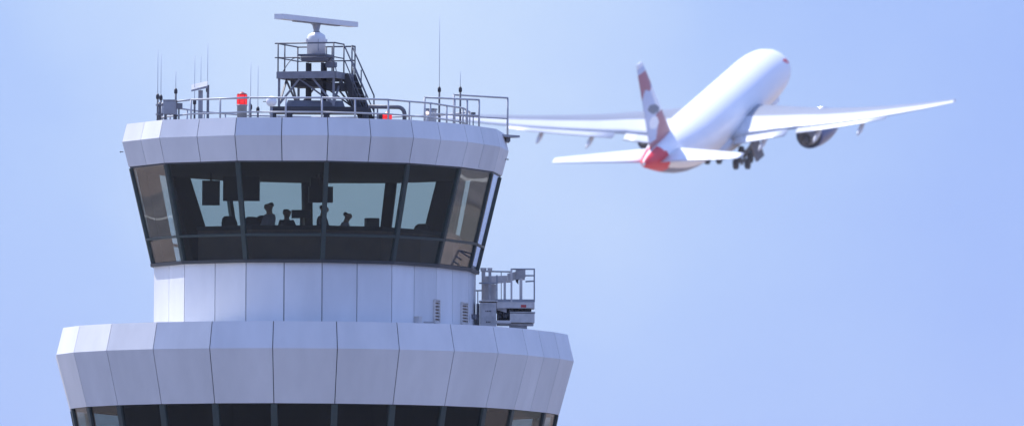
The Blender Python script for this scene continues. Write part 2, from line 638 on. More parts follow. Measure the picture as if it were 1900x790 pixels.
for px, py, k, w, h in ((809, 577, 5, .24, .60), (860, 581, 6, .46, .56)):
    nv, sd = facet_frame(CAB_N, 263, k)
    c = on_drum(px, py, k) + nv * .02
    mb = MB()
    for s_ in (-1, 1):
        mb.beam(c + sd * s_ * w / 2 - Vector((0, 0, h / 2)), c + sd * s_ * w / 2 + Vector((0, 0, h / 2)), .035, .07, sd)
        mb.beam(c - sd * (w / 2 - .018) + Vector((0, 0, s_ * h / 2)), c + sd * (w / 2 - .018) + Vector((0, 0, s_ * h / 2)), .07, .035, nv)
    fr = mb.build('vent', M['beige'], tower)
    mb = MB()
    for i in range(7):
        z = -h / 2 + h * (i + .5) / 7
        a, b = c - sd * (w / 2 - .02) + Vector((0, 0, z)), c + sd * (w / 2 - .02) + Vector((0, 0, z))
        sl_ = (nv + Vector((0, 0, -.7))).normalized()
        mb.beam(a, b, .075, .018, sl_)
    mb.build('vent_slats', M['beige'], fr)
    MB().beam(c - nv * .018 - Vector((0, 0, h / 2 - .02)), c - nv * .018 + Vector((0, 0, h / 2 - .02)), w - .04, .006, sd).build('vent_backing', M['brown'], fr)
nv, sd = facet_frame(CAB_N, 263, 5)
c = on_drum(772, 593, 5) + nv * .07
MB().box(c, (.16, .14, .16), R(54)).box(c + Vector((0, 0, .085)), (.18, .16, .012), R(54)).build('junction_box', M['beige'], tower)
MB().tube(on_drum(785, 597, 5) + nv * .03, on_drum(805, 597, 5) + nv * .03, .015).build('conduit', M['beige2'], tower)
nv, sd = facet_frame(CAB_N, 263, 7)
c = on_drum(876, 587, 6) + nv * .05
MB().box(c, (.13, .1, .13), R(69)).build('junction_box', M['steel'], tower)
for px, py, s_ in ((229, 282, -1), (937, 296, 1)):
    c = at(px, py, 2.2 if s_ > 0 else 0.4)
    MB().tube(c, c + Vector((s_ * .08, 0, .01)), .012).box(c + Vector((s_ * .08, 0, .0)), (.03, .04, .035)).build('bracket_pin', M['steel'], tower)
kn = at(879, 499, 4.6)
MB().lathe(kn, [(.05, -.05), (.07, 0), (.05, .04)], 10).build('sill_fixing', M['steel2'], tower)

# ------------------------------------------------------------------ roof furniture
ZR = Z_TOP - .05
def ground_at(px, Y, z=None):
    p = at(px, 200, Y)
    return Vector((p.x, Y, ZR if z is None else z))
def top(px, py, Y):
    return at(px, py, Y)

# guard rail round the cab roof
rail = thing('roof_guard_rail', 'pale low tubular guard rail running round the tower cab roof edge', 'railing', (0, 0, ZR))
RR = 250
z_rt, z_rm = zc(181.5, RR), zc(208, RR)
rp_ = plan(CAB_N, RR / PX)
loop = [Vector((p.x, p.y, 0)) for p in rp_]
def railrun(z, name, r):
    mb = MB()
    for k in range(len(loop)):
        a, b = loop[k - 1].copy(), loop[k].copy()
        a.z = b.z = z
        mb.tube(a, b, r, n=8)
    mb.build(name, M['rail'], rail)
railrun(z_rt, 'top_rail', .026)
railrun(z_rm, 'lower_rail', .022)
for k in range(len(loop)):
    a, b = loop[k - 1], loop[k]
    for t in ((0, .5) if (b - a).length > 1.3 else (0,)):
        p = a.lerp(b, t)
        MB().tube((p.x, p.y, ZR + .005), (p.x, p.y, z_rt), .024, n=8).build('post', M['rail'], rail)

# access gate rails over the edge at the right
def barrier(name, label, x0, x1, y0, y1, Y0, Y1, mids, extra=()):
    base = at(x0, y1, Y0)
    t = thing(name, label, 'barrier', (base.x, base.y, ZR))
    mb = MB()
    a, b = at(x0, y0, Y0), at(x1, y0, Y1)
    b.z = a.z
    rr = .027
    lo = Vector((0, 0, ZR + .01))
    MB().path([a - Vector((.0, 0, .0)), b], rr, 8).build('top_rail', M['rail'], t)
    for m_ in mids:
        za = a.z + (ZR - a.z) * m_
        MB().path([(a.x, a.y, za), (b.x, b.y, za)], .022, 8).build('mid_rail', M['rail'], t)
    for q in (0, 1) + tuple(extra):
        p = a.lerp(b, q)
        MB().tube((p.x, p.y, ZR + .005), (p.x, p.y, a.z), rr, n=8).build('post', M['rail'], t)
    return t

barrier('roof_barrier', 'smaller tubular barrier beside the tall whip antenna on the roof', 788, 889, 181, 215, .2, 1.2, (.5,), (.55, .78))
bar2 = barrier('roof_barrier', 'tall tubular barrier rail on the cantilevered landing past the roof edge', 842, 942, 176, 238, 1.6, 3.0, (.55,), ())
# cantilever landing the tall barrier stands on
pa, pb = at(883, 237, 2.0), at(943, 239, 3.0)
cl = thing('roof_landing', 'small grey cantilevered steel landing jutting out past the right roof edge', 'landing', (pb.x, pb.y, ZR - .1))
d_ = Vector((pb.x - pa.x, pb.y - pa.y, 0))
MB().beam((pa.x, pa.y, ZR - .04), (pb.x + .03, pb.y, ZR - .04), .75, .06).build('deck_plate', M['galv'], cl)
MB().beam((pa.x, pa.y, ZR - .12), (pb.x + .03, pb.y, ZR - .12), .08, .1).build('bearer', M['steel2'], cl)
MB().beam((pb.x - .02, pb.y - .37, ZR - .12), (pb.x - .02, pb.y + .37, ZR - .12), .1, .12).build('edge_beam', M['steel2'], cl)

# ---- radar gantry
GA = R(-18)
ex, ey, ez = Vector((cos(GA), sin(GA), 0)), Vector((-sin(GA), cos(GA), 0)), Vector((0, 0, 1))
GY = -.9
fr_ = at(621, 146, GY)                       # front right corner of the gantry deck
GW, GD = 1.60, 1.75
zg = lambda py: at(621, py, GY).z
g0 = Vector((fr_.x, fr_.y, 0)) - ex * GW
gp = lambda u, v, z: g0 + ex * u + ey * v + ez * z
gc = gp(GW / 2, GD / 2, 0)
gan = thing('radar_gantry', 'dark grey steel gantry with railed platform and stair on tower roof', 'gantry', (gc.x, gc.y, ZR))
zdk, zdb, zb0, zrl, zml = zg(132), zg(145), zg(196), zg(79.5), zg(106)
mb = MB()
for v in (0, GD):
    mb.beam(gp(0, v, (zdk + zdb) / 2), gp(GW, v, (zdk + zdb) / 2), zdk - zdb, .07, ez)
for u in (0, GW):
    mb.beam(gp(u, .036, (zdk + zdb) / 2), gp(u, GD - .036, (zdk + zdb) / 2), zdk - zdb - .01, .07, ez)
mb.build('deck_frame', M['steel2'], gan)
MB().hexa([gp(.04, .04, zdk - .06), gp(GW - .04, .04, zdk - .06), gp(GW - .04, GD - .04, zdk - .06), gp(.04, GD - .04, zdk - .06)],
          [gp(.04, .04, zdk - .02), gp(GW - .04, .04, zdk - .02), gp(GW - .04, GD - .04, zdk - .02), gp(.04, GD - .04, zdk - .02)]).build('deck_grating', M['steel'], gan)
for u in (.04, GW - .04):
    for v in (.04, GD - .04):
        MB().beam(gp(u, v, zb0), gp(u, v, zdb), .065).build('leg', M['steel2'], gan)
for (a, b) in (((.04, 0.04), (GW - .04, .04)), ((GW - .04, .04), (GW - .04, GD - .04)), ((.04, .04), (.04, GD - .04)), ((.04, GD - .04), (GW - .04, GD - .04))):
    A, B = gp(*a, 0), gp(*b, 0)
    Mi = (A + B) / 2
    for P_, s_ in ((A, 1), (B, 1)):
        MB().beam(P_ + ez * (zb0 + .05), A.lerp(B, .38 if P_ is A else .62) + ez * zdb, .045).build('brace', M['steel2'], gan)
    MB().beam(A.lerp(B, .38) + ez * (zdb - .02), B + ez * (zb0 + .05), .04).build('brace', M['steel'], gan)
# railing of the gantry platform
def grail(z, r):
    mb = MB()
    L_ = [gp(GW, GD * .45, z), gp(GW, 0, z), gp(0, 0, z), gp(0, GD, z), gp(GW, GD, z), gp(GW, GD * .85, z)]
    for a, b in zip(L_[:-1], L_[1:]):
        mb.tube(a, b, r, n=8)
    mb.tube(gp(-.07, 0, z), gp(0, 0, z), r, n=8)
    return mb
grail(zrl, .02).build('top_rail', M['steel'], gan)
grail(zml, .017).build('mid_rail', M['steel'], gan)
for u, v in ((0.02, 0), (GW * .98, 0), (0, GD * .36), (0, GD), (GW / 2, GD), (GW, GD), (GW, GD * .45), (GW, GD * .85), (GW * .6, GD)):
    MB().tube(gp(u, v, zdk - .05), gp(u, v, zrl), .019, n=8).build('rail_post', M['steel'], gan)
# stair on the right-hand side
sa, sb = gp(GW + .02, GD * .46, zdk - .05), gp(GW + .62, GD * .46, ZR + .03)
wid = GD * .38
mb = MB()
for s_ in (0, wid):
    mb = MB().beam(sa + ey * s_, sb + ey * s_, .05, .20, ey)
    mb.build('stair_stringer', M['black'], gan)
mb = MB()
for i in range(1, 8):
    c = sa.lerp(sb, i / 8) + ey * wid / 2
    mb.box(c, (.2, wid - .06, .03), GA)
mb.build('stair_treads', M['black'], gan)
for s_ in (-.02, wid + .02):
    up = ez * (zrl - zdk)
    mb = MB().path([sa + ey * s_ + up, sb + ey * s_ + up + ez * .12, sb + ey * s_ + ez * .02], .02, 8)
    mb.build('stair_handrail', M['steel'], gan)
    MB().path([sa + ey * s_ + up * .5, sb + ey * s_ + up * .5 + ez * .06], .016, 8).build('stair_handrail', M['steel'], gan)
    MB().tube(sa.lerp(sb, .4) + ey * s_, sa.lerp(sb, .4) + ey * s_ + up * .96, .016, n=8).build('stair_post', M['steel'], gan)
# central pedestal
zpt, zpb = zg(97.5), zg(113)
for i, j in ((-1, -1), (1, -1), (1, 1), (-1, 1)):
    p = gc + ex * i * .21 + ey * j * .12
    MB().beam(p + ez * (zb0), p + ez * zpb, .08).build('pedestal_column', M['black'], gan)
MB().box(gc + ez * (zpb + zpt) / 2, (.62, .62, zpt - zpb - .06), GA, taper=1.08).box(gc + ez * (zpt - .028), (.76, .76, .05), GA).build('pedestal_plate', M['steel'], gan)
MB().box(gc + ex * .42 + ez * (zpb - .05), (.26, .2, .13), GA).box(gc + ex * .42 + ez * (zpb - .12), (.22, .16, .02), GA).build('control_box', M['steel2'], gan)
MB().box(gc - ex * .1 - ey * .1 + ez * (zdb - .12), (.9, .8, .16), GA).build('under_tray', M['black'], gan)
MB().box(gc + ex * .62 - ey * .1 + ez * (zdb - .2), (.42, .6, .2), GA).build('equipment_box', M['black'], gan)
for s_ in (-1, 1):
    a = gp(GW / 2 + s_ * .75, .3, zdk)
    b = gc + ez * (zpb + .05) + ex * s_ * .35
    pts = [a.lerp(b, i / 8) + ez * (.22 * math.sin(3.14159 * i / 8)) for i in range(9)]
    MB().path(pts, .013, 6).build('cable', M['steel'], gan)
# heavy base frame and feet
bl, br = at(500, 200, -.6), at(690, 200, -.6)
zb1 = zg(206.5)
bl.z = br.z = 0
cx = (bl + br) / 2
mb = MB()
q0 = [bl, br, br + Vector((0, 1.5, 0)), bl + Vector((0, 1.5, 0))]
q1 = [bl + Vector((.05, 0, 0)), br - Vector((.05, 0, 0)), br + Vector((-.05, 1.5, 0)), bl + Vector((.05, 1.5, 0))]
mb.hexa([p + ez * (zb1) for p in q0], [p + ez * zg(197) for p in q1])
mb.build('base_frame', M['black'], gan)
bl2, br2 = at(530, 200, -.55), at(640, 200, -.55)
bl2.z = br2.z = 0
q0 = [bl2, br2, br2 + Vector((0, 1.3, 0)), bl2 + Vector((0, 1.3, 0))]
q1 = [bl2 + Vector((.06, .1, 0)), br2 + Vector((-.06, .1, 0)), br2 + Vector((-.06, 1.2, 0)), bl2 + Vector((.06, 1.2, 0))]
MB().hexa([p + ez * (zg(197) + .002) for p in q0], [p + ez * (zg(185)) for p in q1]).build('base_cover', M['steel'], gan)
for px in (507, 537, 606, 678):
    p = at(px, 200, -.55)
    for dy in (0, 1.3):
        MB().lathe((p.x, p.y + dy, ZR + .004), [(.13, 0), (.13, .1), (.09, .14), (.08, zb1 - ZR - .006)], 10, smooth=False).build('foot', M['black'], gan)

# ---- radar on the gantry
ra = thing('surface_radar', 'white rotating bar radar scanner on drum pedestal above the gantry', 'radar', (gc.x, gc.y, zpt))
zt1, zt0 = zg(56), zpt + .003
rr = .245
MB().lathe((gc.x, gc.y, 0), [(rr, zt0), (rr, zt0 + (zt1 - zt0) * .55), (rr * 1.03, zt0 + (zt1 - zt0) * .57), (rr * 1.03, zt0 + (zt1 - zt0) * .64), (rr * .99, zt0 + (zt1 - zt0) * .78), (rr * .9, zt1 - .07), (rr * .45, zt1 - .005), (.09, zt1)], 28).build('drum', M['white'], ra)
for a in (20, -70, 100, 200):
    MB().box((gc.x + 1.08 * rr * cos(R(a)), gc.y + 1.08 * rr * sin(R(a)), zt0 + (zt1 - zt0) * .62), (.07, .07, .09), R(a)).build('lug', M['white'], ra)
MB().box((gc.x + sin(R(12)) * rr * .97, gc.y - cos(R(12)) * rr * .97, zt0 + (zt1 - zt0) * .4), (.015, .04, .3), R(12)).build('seam_strip', M['galv'], ra)
zb = at(586, 38.5, gc.y).z
MB().lathe((gc.x, gc.y, 0), [(.10, zt1 + .002), (.075, zt1 + .04), (.11, zb - .12), (.16, zb - .09)], 16).build('neck', M['galv'], ra)
be = R(60)
bd, bs = Vector((cos(be), sin(be), 0)), Vector((sin(be), -cos(be), 0))
cb = Vector((gc.x, gc.y, zb))
MB().beam(cb - bd * 2.0, cb + bd * 2.0, .27, .135, bs).build('antenna_bar', M['white'], ra)
MB().beam(cb - bd * 1.15 - ez * .078, cb + bd * 1.15 - ez * .078, .16, .03, bs).build('bar_stiffener', M['galv'], ra)

# ---- whip antennas
def whip(px, ytop, ybase, Y, label, thick=160):
    b = ground_at(px, Y)
    h = at(px, ytop, Y).z - ZR
    hb = at(px, thick, Y).z - ZR
    t = thing('whip_antenna', label, 'antenna', b, 'whip antennas on the tower roof')
    o = b
    MB().tube(o + ez * .004, o + ez * hb, .026, n=8).lathe(o, [(.06, .004), (.06, .03), (.03, .04)], 10).build('base_tube', M['steel'], t)
    MB().lathe(o, [(.026, hb - .12), (.045, hb - .1), (.045, hb - .02), (.02, hb + .03)], 10).build('coupling', M['black'], t)
    MB().tube(o + ez * (hb + .02), o + ez * h, .0085, .006, n=6).build('rod', M['whip'], t)
    return t

whip(292.5, 92, 217, -.3, 'thin whip antenna standing farthest left at the roof corner post', 176)
whip(298.5, 100, 217, .3, 'thin whip antenna just right of the corner post, shorter of that pair', 178)
whip(326, 132, 217, -1.0, 'short whip antenna standing behind the grey cabinet', 166)
whip(361, 104, 217, -1.2, 'thin whip antenna left of the tilted panel post', 186)
whip(372.5, 105, 217, -.2, 'thin whip antenna rising behind the middle of the tilted panel', 186)
whip(385, 81, 217, -.8, 'tallest whip on the left half, at right end of tilted panel', 163)
whip(465, 115, 217, -1.8, 'thin whip antenna just right of the red beacon', 195)
whip(478.5, 122, 217, -1.6, 'thin whip antenna between the red beacon and white globe', 200)
tw = whip(815, 27, 217, .6, 'tallest whip antenna of all, standing alone on the right of the roof', 163)
whip(854, 133, 225, 1.4, 'whip antenna between the two tubular barriers at the right roof edge', 163)

# corner post with bracket, grey cabinet, small box
p = ground_at(296, -.9)
t = thing('corner_post', 'short dark post with clamps at the left end of the roof rail', 'post', p)
MB().tube(p, p + ez * .62, .045).build('post', M['steel'], t)
for z in (.3, .55):
    MB().box(p + ez * z, (.17, .12, .05), R(20)).build('clamp', M['steel2'], t)
p = ground_at(315.5, -1.5)
t = thing('equipment_cabinet', 'grey metal cabinet on legs behind the left roof rail', 'cabinet', p)
z0, z1 = at(315, 213, -1.5).z, at(315, 187, -1.5).z
MB().box((p.x, p.y, (z0 + z1) / 2), (.33, .26, z1 - z0), R(-8)).box((p.x, p.y, z1 + .012), (.36, .29, .02), R(-8)).build('casing', M['galv'], t)
MB().box((p.x - .02, p.y - .132, (z0 + z1) / 2), (.27, .012, z1 - z0 - .06), R(-8)).build('door', M['galv'], t)
for dx in (-.12, .12):
    MB().box((p.x + dx, p.y, (ZR + z0) / 2), (.04, .2, z0 - ZR - .004), R(-8)).build('leg', M['steel'], t)
p = at(332, 197, -1.4)
t = thing('junction_box', 'small dark box on a bracket just right of the grey cabinet', 'box', (p.x, p.y, ZR))
MB().box(p, (.17, .14, .15), R(10)).build('casing', M['steel2'], t)
MB().tube((p.x, p.y, ZR + .004), (p.x, p.y, p.z - .075), .02).build('stand', M['steel'], t)

# tilted panel on posts
p = ground_at(372, -1.1)
t = thing('tilted_panel', 'white tilted sensor panel on two posts, left half of roof', 'sensor', p)
zt = at(372, 168, -1.1).z
MB().box((p.x, p.y, (ZR + zt) / 2 + .01), (.12, .1, zt - ZR - .02), 0).build('post', M['galv'], t)
q = ground_at(386, -1.0)
zq = at(386, 158, -1.0).z
MB().beam((q.x, q.y, ZR + .004), (q.x, q.y, zq), .06).build('post', M['steel2'], t)
a, b = at(355, 167, -1.2), at(385, 160, -1.0)
MB().hexa([a + Vector((0, -.2, -.06)), b + Vector((0, -.2, -.06)), b + Vector((0, .25, .09)), a + Vector((0, .25, .09))],
          [a + Vector((0, -.2, -.01)), b + Vector((0, -.2, .0)), b + Vector((0, .25, .15)), a + Vector((0, .25, .15))]).build('panel', M['galv'], t)

# beacons
p = ground_at(449, -2.6)
t = thing('obstruction_light', 'large glowing red beacon on grey cylinder behind the roof rail', 'beacon', p)
zz = lambda y: at(449, y, -2.6).z
MB().lathe((p.x, p.y, 0), [(.13, ZR + .004), (.13, zz(197)), (.145, zz(196.5)), (.145, zz(194.5))], 18).build('base', M['galv'], t)
MB().lathe((p.x, p.y, 0), [(.125, zz(194.4)), (.13, zz(190)), (.13, zz(178)), (.12, zz(176))], 18).build('lens', M['red'], t)
MB().lathe((p.x, p.y, 0), [(.135, zz(176) + .002), (.13, zz(174.5)), (.05, zz(172)), (.02, zz(170.5))], 18).build('cap', mat('red_brown_cap', (.3, .07, .07), .5), t)
for a in range(0, 360, 60):
    MB().tube((p.x + .135 * cos(R(a)), p.y + .135 * sin(R(a)), zz(194.4)), (p.x + .135 * cos(R(a)), p.y + .135 * sin(R(a)), zz(176)), .006, n=5).build('guard_bar', M['redp'], t)
p = ground_at(718, -2.7)
t = thing('obstruction_light', 'small low red light half hidden by roof edge near bent pipe', 'beacon', p)
zz = lambda y: at(718, y, -2.7).z
MB().lathe((p.x, p.y, 0), [(.13, ZR + .06), (.14, zz(214)), (.10, zz(211.5)), (.03, zz(210)), (.02, zz(207.5))], 16).build('lens', M['red'], t)
MB().box((p.x - .17, p.y, (ZR + zz(213)) / 2), (.11, .2, zz(213) - ZR - .004), 0).build('bracket', M['black'], t)
MB().lathe((p.x, p.y, 0), [(.15, ZR + .004), (.15, ZR + .058)], 16).build('base', M['black'], t)

# white globe
p = at(503.5, 188.5, -3.0)
t = thing('radome', 'small white globe on a stub post left of the gantry base', 'radome', (p.x, p.y, ZR))
MB().lathe(p, [(.002, -.142)] + [(.142 * cos(R(a)), .142 * sin(R(a))) for a in range(-75, 90, 15)] + [(.002, .142)], 24).build('globe', M['globe'], t)
MB().tube((p.x, p.y, ZR + .004), (p.x, p.y, p.z - .135), .035).build('stem', M['galv'], t)
MB().tube((p.x - .22, p.y + .05, p.z), (p.x - .13, p.y + .03, p.z), .012).build('bracket', M['steel'], t)

# bent pipe
a = at(683, 198, -1.6); b = at(738, 199, -1.6); e_ = at(749, 210, -1.6); g_ = ground_at(750.5, -1.6)
t = thing('vent_pipe', 'dark grey bent pipe running right from stair foot and turning down', 'pipe', (g_.x, g_.y, ZR))
pts = [a, b] + [b + Vector((.18 * sin(R(x)), 0, -.18 * (1 - cos(R(x))))) for x in (20, 40, 60, 80, 90)] + [Vector((b.x + .18, b.y, ZR + .005))]
MB().path(pts, .055, 12).build('pipe', M['steel'], t)
for x in (.25, .55):
    MB().box((a.x + x, a.y, (ZR + a.z - .06) / 2), (.04, .04, a.z - .06 - ZR), 0).build('support', M['steel2'], t)
# small lamp and rail camera at the right
p = at(793, 210, -.6)
t = thing('marker_lamp', 'tiny pale lit lamp low on the roof left of tallest whip', 'lamp', (p.x, p.y, ZR))
MB().lathe(p, [(.03, -.04), (.045, -.01), (.04, .03), (.01, .05)], 12).build('lens', M['lamp'], t)
MB().tube((p.x, p.y, ZR + .004), (p.x, p.y, p.z - .042), .025).build('stem', M['rail'], t)
p = at(878, 212, 1.9)
t = thing('rail_floodlight', 'tiny dark floodlight clamped at the right end of roof rail', 'floodlight', (p.x, p.y, ZR))
MB().box(p, (.1, .08, .1), R(30)).build('housing', M['steel'], t)
MB().tube((p.x, p.y, ZR + .004), (p.x, p.y, p.z - .05), .015).build('stem', M['steel'], t)
p = ground_at(800, .9)
t = thing('roof_hatch', 'pale grey roof hatch box inside the smaller tubular barrier', 'hatch', p)
MB().box(p + ez * .28, (.22, .22, .54), R(-21)).build('kerb', M['rail'], t)
MB().box(p + ez * .575, (.26, .26, .04), R(-21)).build('lid', M['galv'], t)

# ------------------------------------------------------------------ window cleaning cradle on the lower deck
BY = 2.6
Q = lambda px, py, d=0: at(px, py, BY + d)
ZD = Z_DTOP - .04
o = Q(940, 604); o.z = ZD
bm_ = thing('maintenance_cradle', 'beige and grey window cleaning cradle machine parked on the right of lower deck', 'cradle', o)
def bx(px0, py0, px1, py1, d0, d1, name, m, ang=0):
    a, b = Q(px0, py1, d0), Q(px1, py0, d0)
    c = Vector(((a.x + b.x) / 2, BY + (d0 + d1) / 2, (a.z + b.z) / 2))
    return MB().box(c, (b.x - a.x, d1 - d0, b.z - a.z), ang).build(name, M[m], bm_)
cab_ = bx(891, 561, 921, 606, -.5, .3, 'motor_cabinet', 'beige2')
a = Q(906, 583, -.5)
for dz, w, nn_ in ((.09, .17, 4), (-.2, .13, 3)):
    for i in range(nn_):
        MB().box((a.x - w / 2 + w * (i + .5) / nn_, a.y - .004, a.z + dz), (w / nn_ * .6, .008, .035)).build('cabinet_slot', M['black'], cab_)
MB().box((Q(906, 560, 0).x, BY - .1, Q(906, 560, 0).z + .01), (.5, .86, .025)).build('cabinet_lid', M['beige'], cab_)
for px, w, d in ((897, 7, .35), (909, 5.5, -.05)):
    a, b = Q(px, 562, d), Q(px, 503, d)
    MB().beam(a, b, w / PX).build('mast', M['beige2'] if px > 900 else M['beige'], bm_)
    MB().box(Q(px, 500, d), (w / PX * 1.5, w / PX * 1.5, .09), taper=1.12).build('mast_cap', M['beige'], bm_)
# jib in two slopes
def jib(x0, ya0, yb0, x1, ya1, yb1, d0, d1, name, m='beige'):
    q0 = [Q(x0, yb0, d0), Q(x1, yb1, d0), Q(x1, ya1, d0), Q(x0, ya0, d0)]
    q1 = [Vector((p.x, p.y + d1 - d0, p.z)) for p in q0]
    MB().hexa(q0, q1).build(name, M[m], bm_)
jib(898, 512, 527, 941, 511, 523, .0, .25, 'jib')
jib(941.5, 507, 522, 975, 500, 514, .0, .25, 'jib')
bx(957, 500, 974, 518, -.1, .35, 'jib_head', 'beige2')
jib(957, 518, 522, 962, 518, 527, -.05, .1, 'hook', 'black')
# guard rails of the cradle
for (x0, y0, x1, y1, d) in ((897, 503, 950, 504, .5), (898, 526, 950, 522, .5), (948, 499, 992, 499, -.4), (948, 499, 992, 499, .55), (975, 511, 992, 511, .55), (975, 511, 992, 511, -.4), (975, 522, 992, 521, -.4), (878, 539, 921, 538, .6), (889, 525, 921, 525, -.3)):
    MB().tube(Q(x0, y0, d), Q(x1, y1, d), .02, n=8).build('rail', M['galv'], bm_)
MB().tube(Q(991.5, 499, -.4), Q(991.5, 499, .55), .02, n=8).build('rail', M['galv'], bm_)
MB().tube(Q(948.5, 499, -.4), Q(948.5, 499, .55), .02, n=8).build('rail', M['galv'], bm_)
for px, w, d, yt in ((922, 2.6, -.4, 510), (930, 1.5, .5, 505), (936.5, 4.5, -.1, 520), (949, 3.6, -.4, 499), (966.5, 5.5, -.1, 516), (991.5, 2.4, -.4, 499), (991, 2, .55, 499), (915, 3, .2, 522), (886.5, 2, .6, 538)):
    MB().beam(Q(px, 560 if px > 890 else 566, d), Q(px, yt, d), w / PX).build('upright', M['beige'] if w > 3 else M['galv'], bm_)
tr = bx(921.5, 560, 992, 571, -.42, .57, 'cradle_tray', 'beige')
bx(920, 555, 992, 559.5, -.4, .55, 'toe_board', 'galv')
MB().box(Q(971.5, 567.5, -.425), (.14, .012, .07)).build('warning_plate', M['redp'], tr)
jib(922, 571, 574, 940, 571, 580, -.3, .4, 'cradle_underframe', 'beige2')
for px, py, s_ in ((928, 580, .12), (938, 584, .16), (934, 592, .13), (948, 577, .12), (958, 576, .1), (972, 576, .11), (926, 588, .1), (981, 578, .09)):
    c = Q(px, py, random.uniform(-.2, .2))
    MB().lathe(c, [(s_ * .5, -.11), (s_ * .62, -.08), (s_ * .62, .08), (s_ * .5, .11)], 12, axis='Y').build('winch_drum', M['black'], bm_)
bx(921, 573, 986, 580, .0, .3, 'slewing_frame', 'black')
bx(946, 581, 992, 597.5, -.35, .45, 'turntable', 'beige')
MB().box(Q(969, 580, 0.05), (.68, .84, .03)).build('turntable_lid', M['beige2'], bm_)
bx(921, 594, 948, 599, -.4, .3, 'track_beam', 'beige')
bx(922, 599.5, 990, 603, -.2, .3, 'track_frame', 'beige2')
bx(945, 603.2, 978, 609, -.1, .3, 'bogie', 'beige2')
for px in (930, 958, 975):
    for d in (-.15, .35):
        c = Q(px, 606, d); c.z = ZD + .075
        MB().lathe(c, [(.04, -.035), (.07, -.03), (.07, .03), (.04, .035)], 12, axis='Y').build('wheel', M['black'], bm_)
bx(899, 527, 920.5, 560.5, .12, .2, 'control_panel', 'beige')
bx(922, 579, 945.5, 593.5, .12, .3, 'winch_frame', 'black')
bx(880, 584, 890, 606, .1, .5, 'counterweight', 'beige2')
bx(884, 563, 890, 600, -.1, .3, 'side_frame', 'steel2')

# ------------------------------------------------------------------ inside the cab
ZF = Z_DRUM - .05
def skinned(name, pts, edges, rad, m, parent, sub=1, root=0):
    me = bpy.data.meshes.new(name)
    me.from_pydata([Vector(p) for p in pts], edges, [])
    me.materials.append(m)
    o = bpy.data.objects.new(name, me)
    COL.objects.link(o)
    o.parent = parent
    sk = o.modifiers.new('skin', 'SKIN')
    sk.use_smooth_shade = True
    lay = me.skin_vertices[0].data if me.skin_vertices else None
    if lay is None:
        bpy.context.view_layer.objects.active = o
        o.select_set(True)
        bpy.ops.mesh.customdata_skin_add()
        lay = me.skin_vertices[0].data
    for i, r in enumerate(rad):
        lay[i].radius = (r, r) if not isinstance(r, tuple) else r
        lay[i].use_root = i == root
    sb_ = o.modifiers.new('smooth', 'SUBSURF')
    sb_.levels = sb_.render_levels = sub
    return o


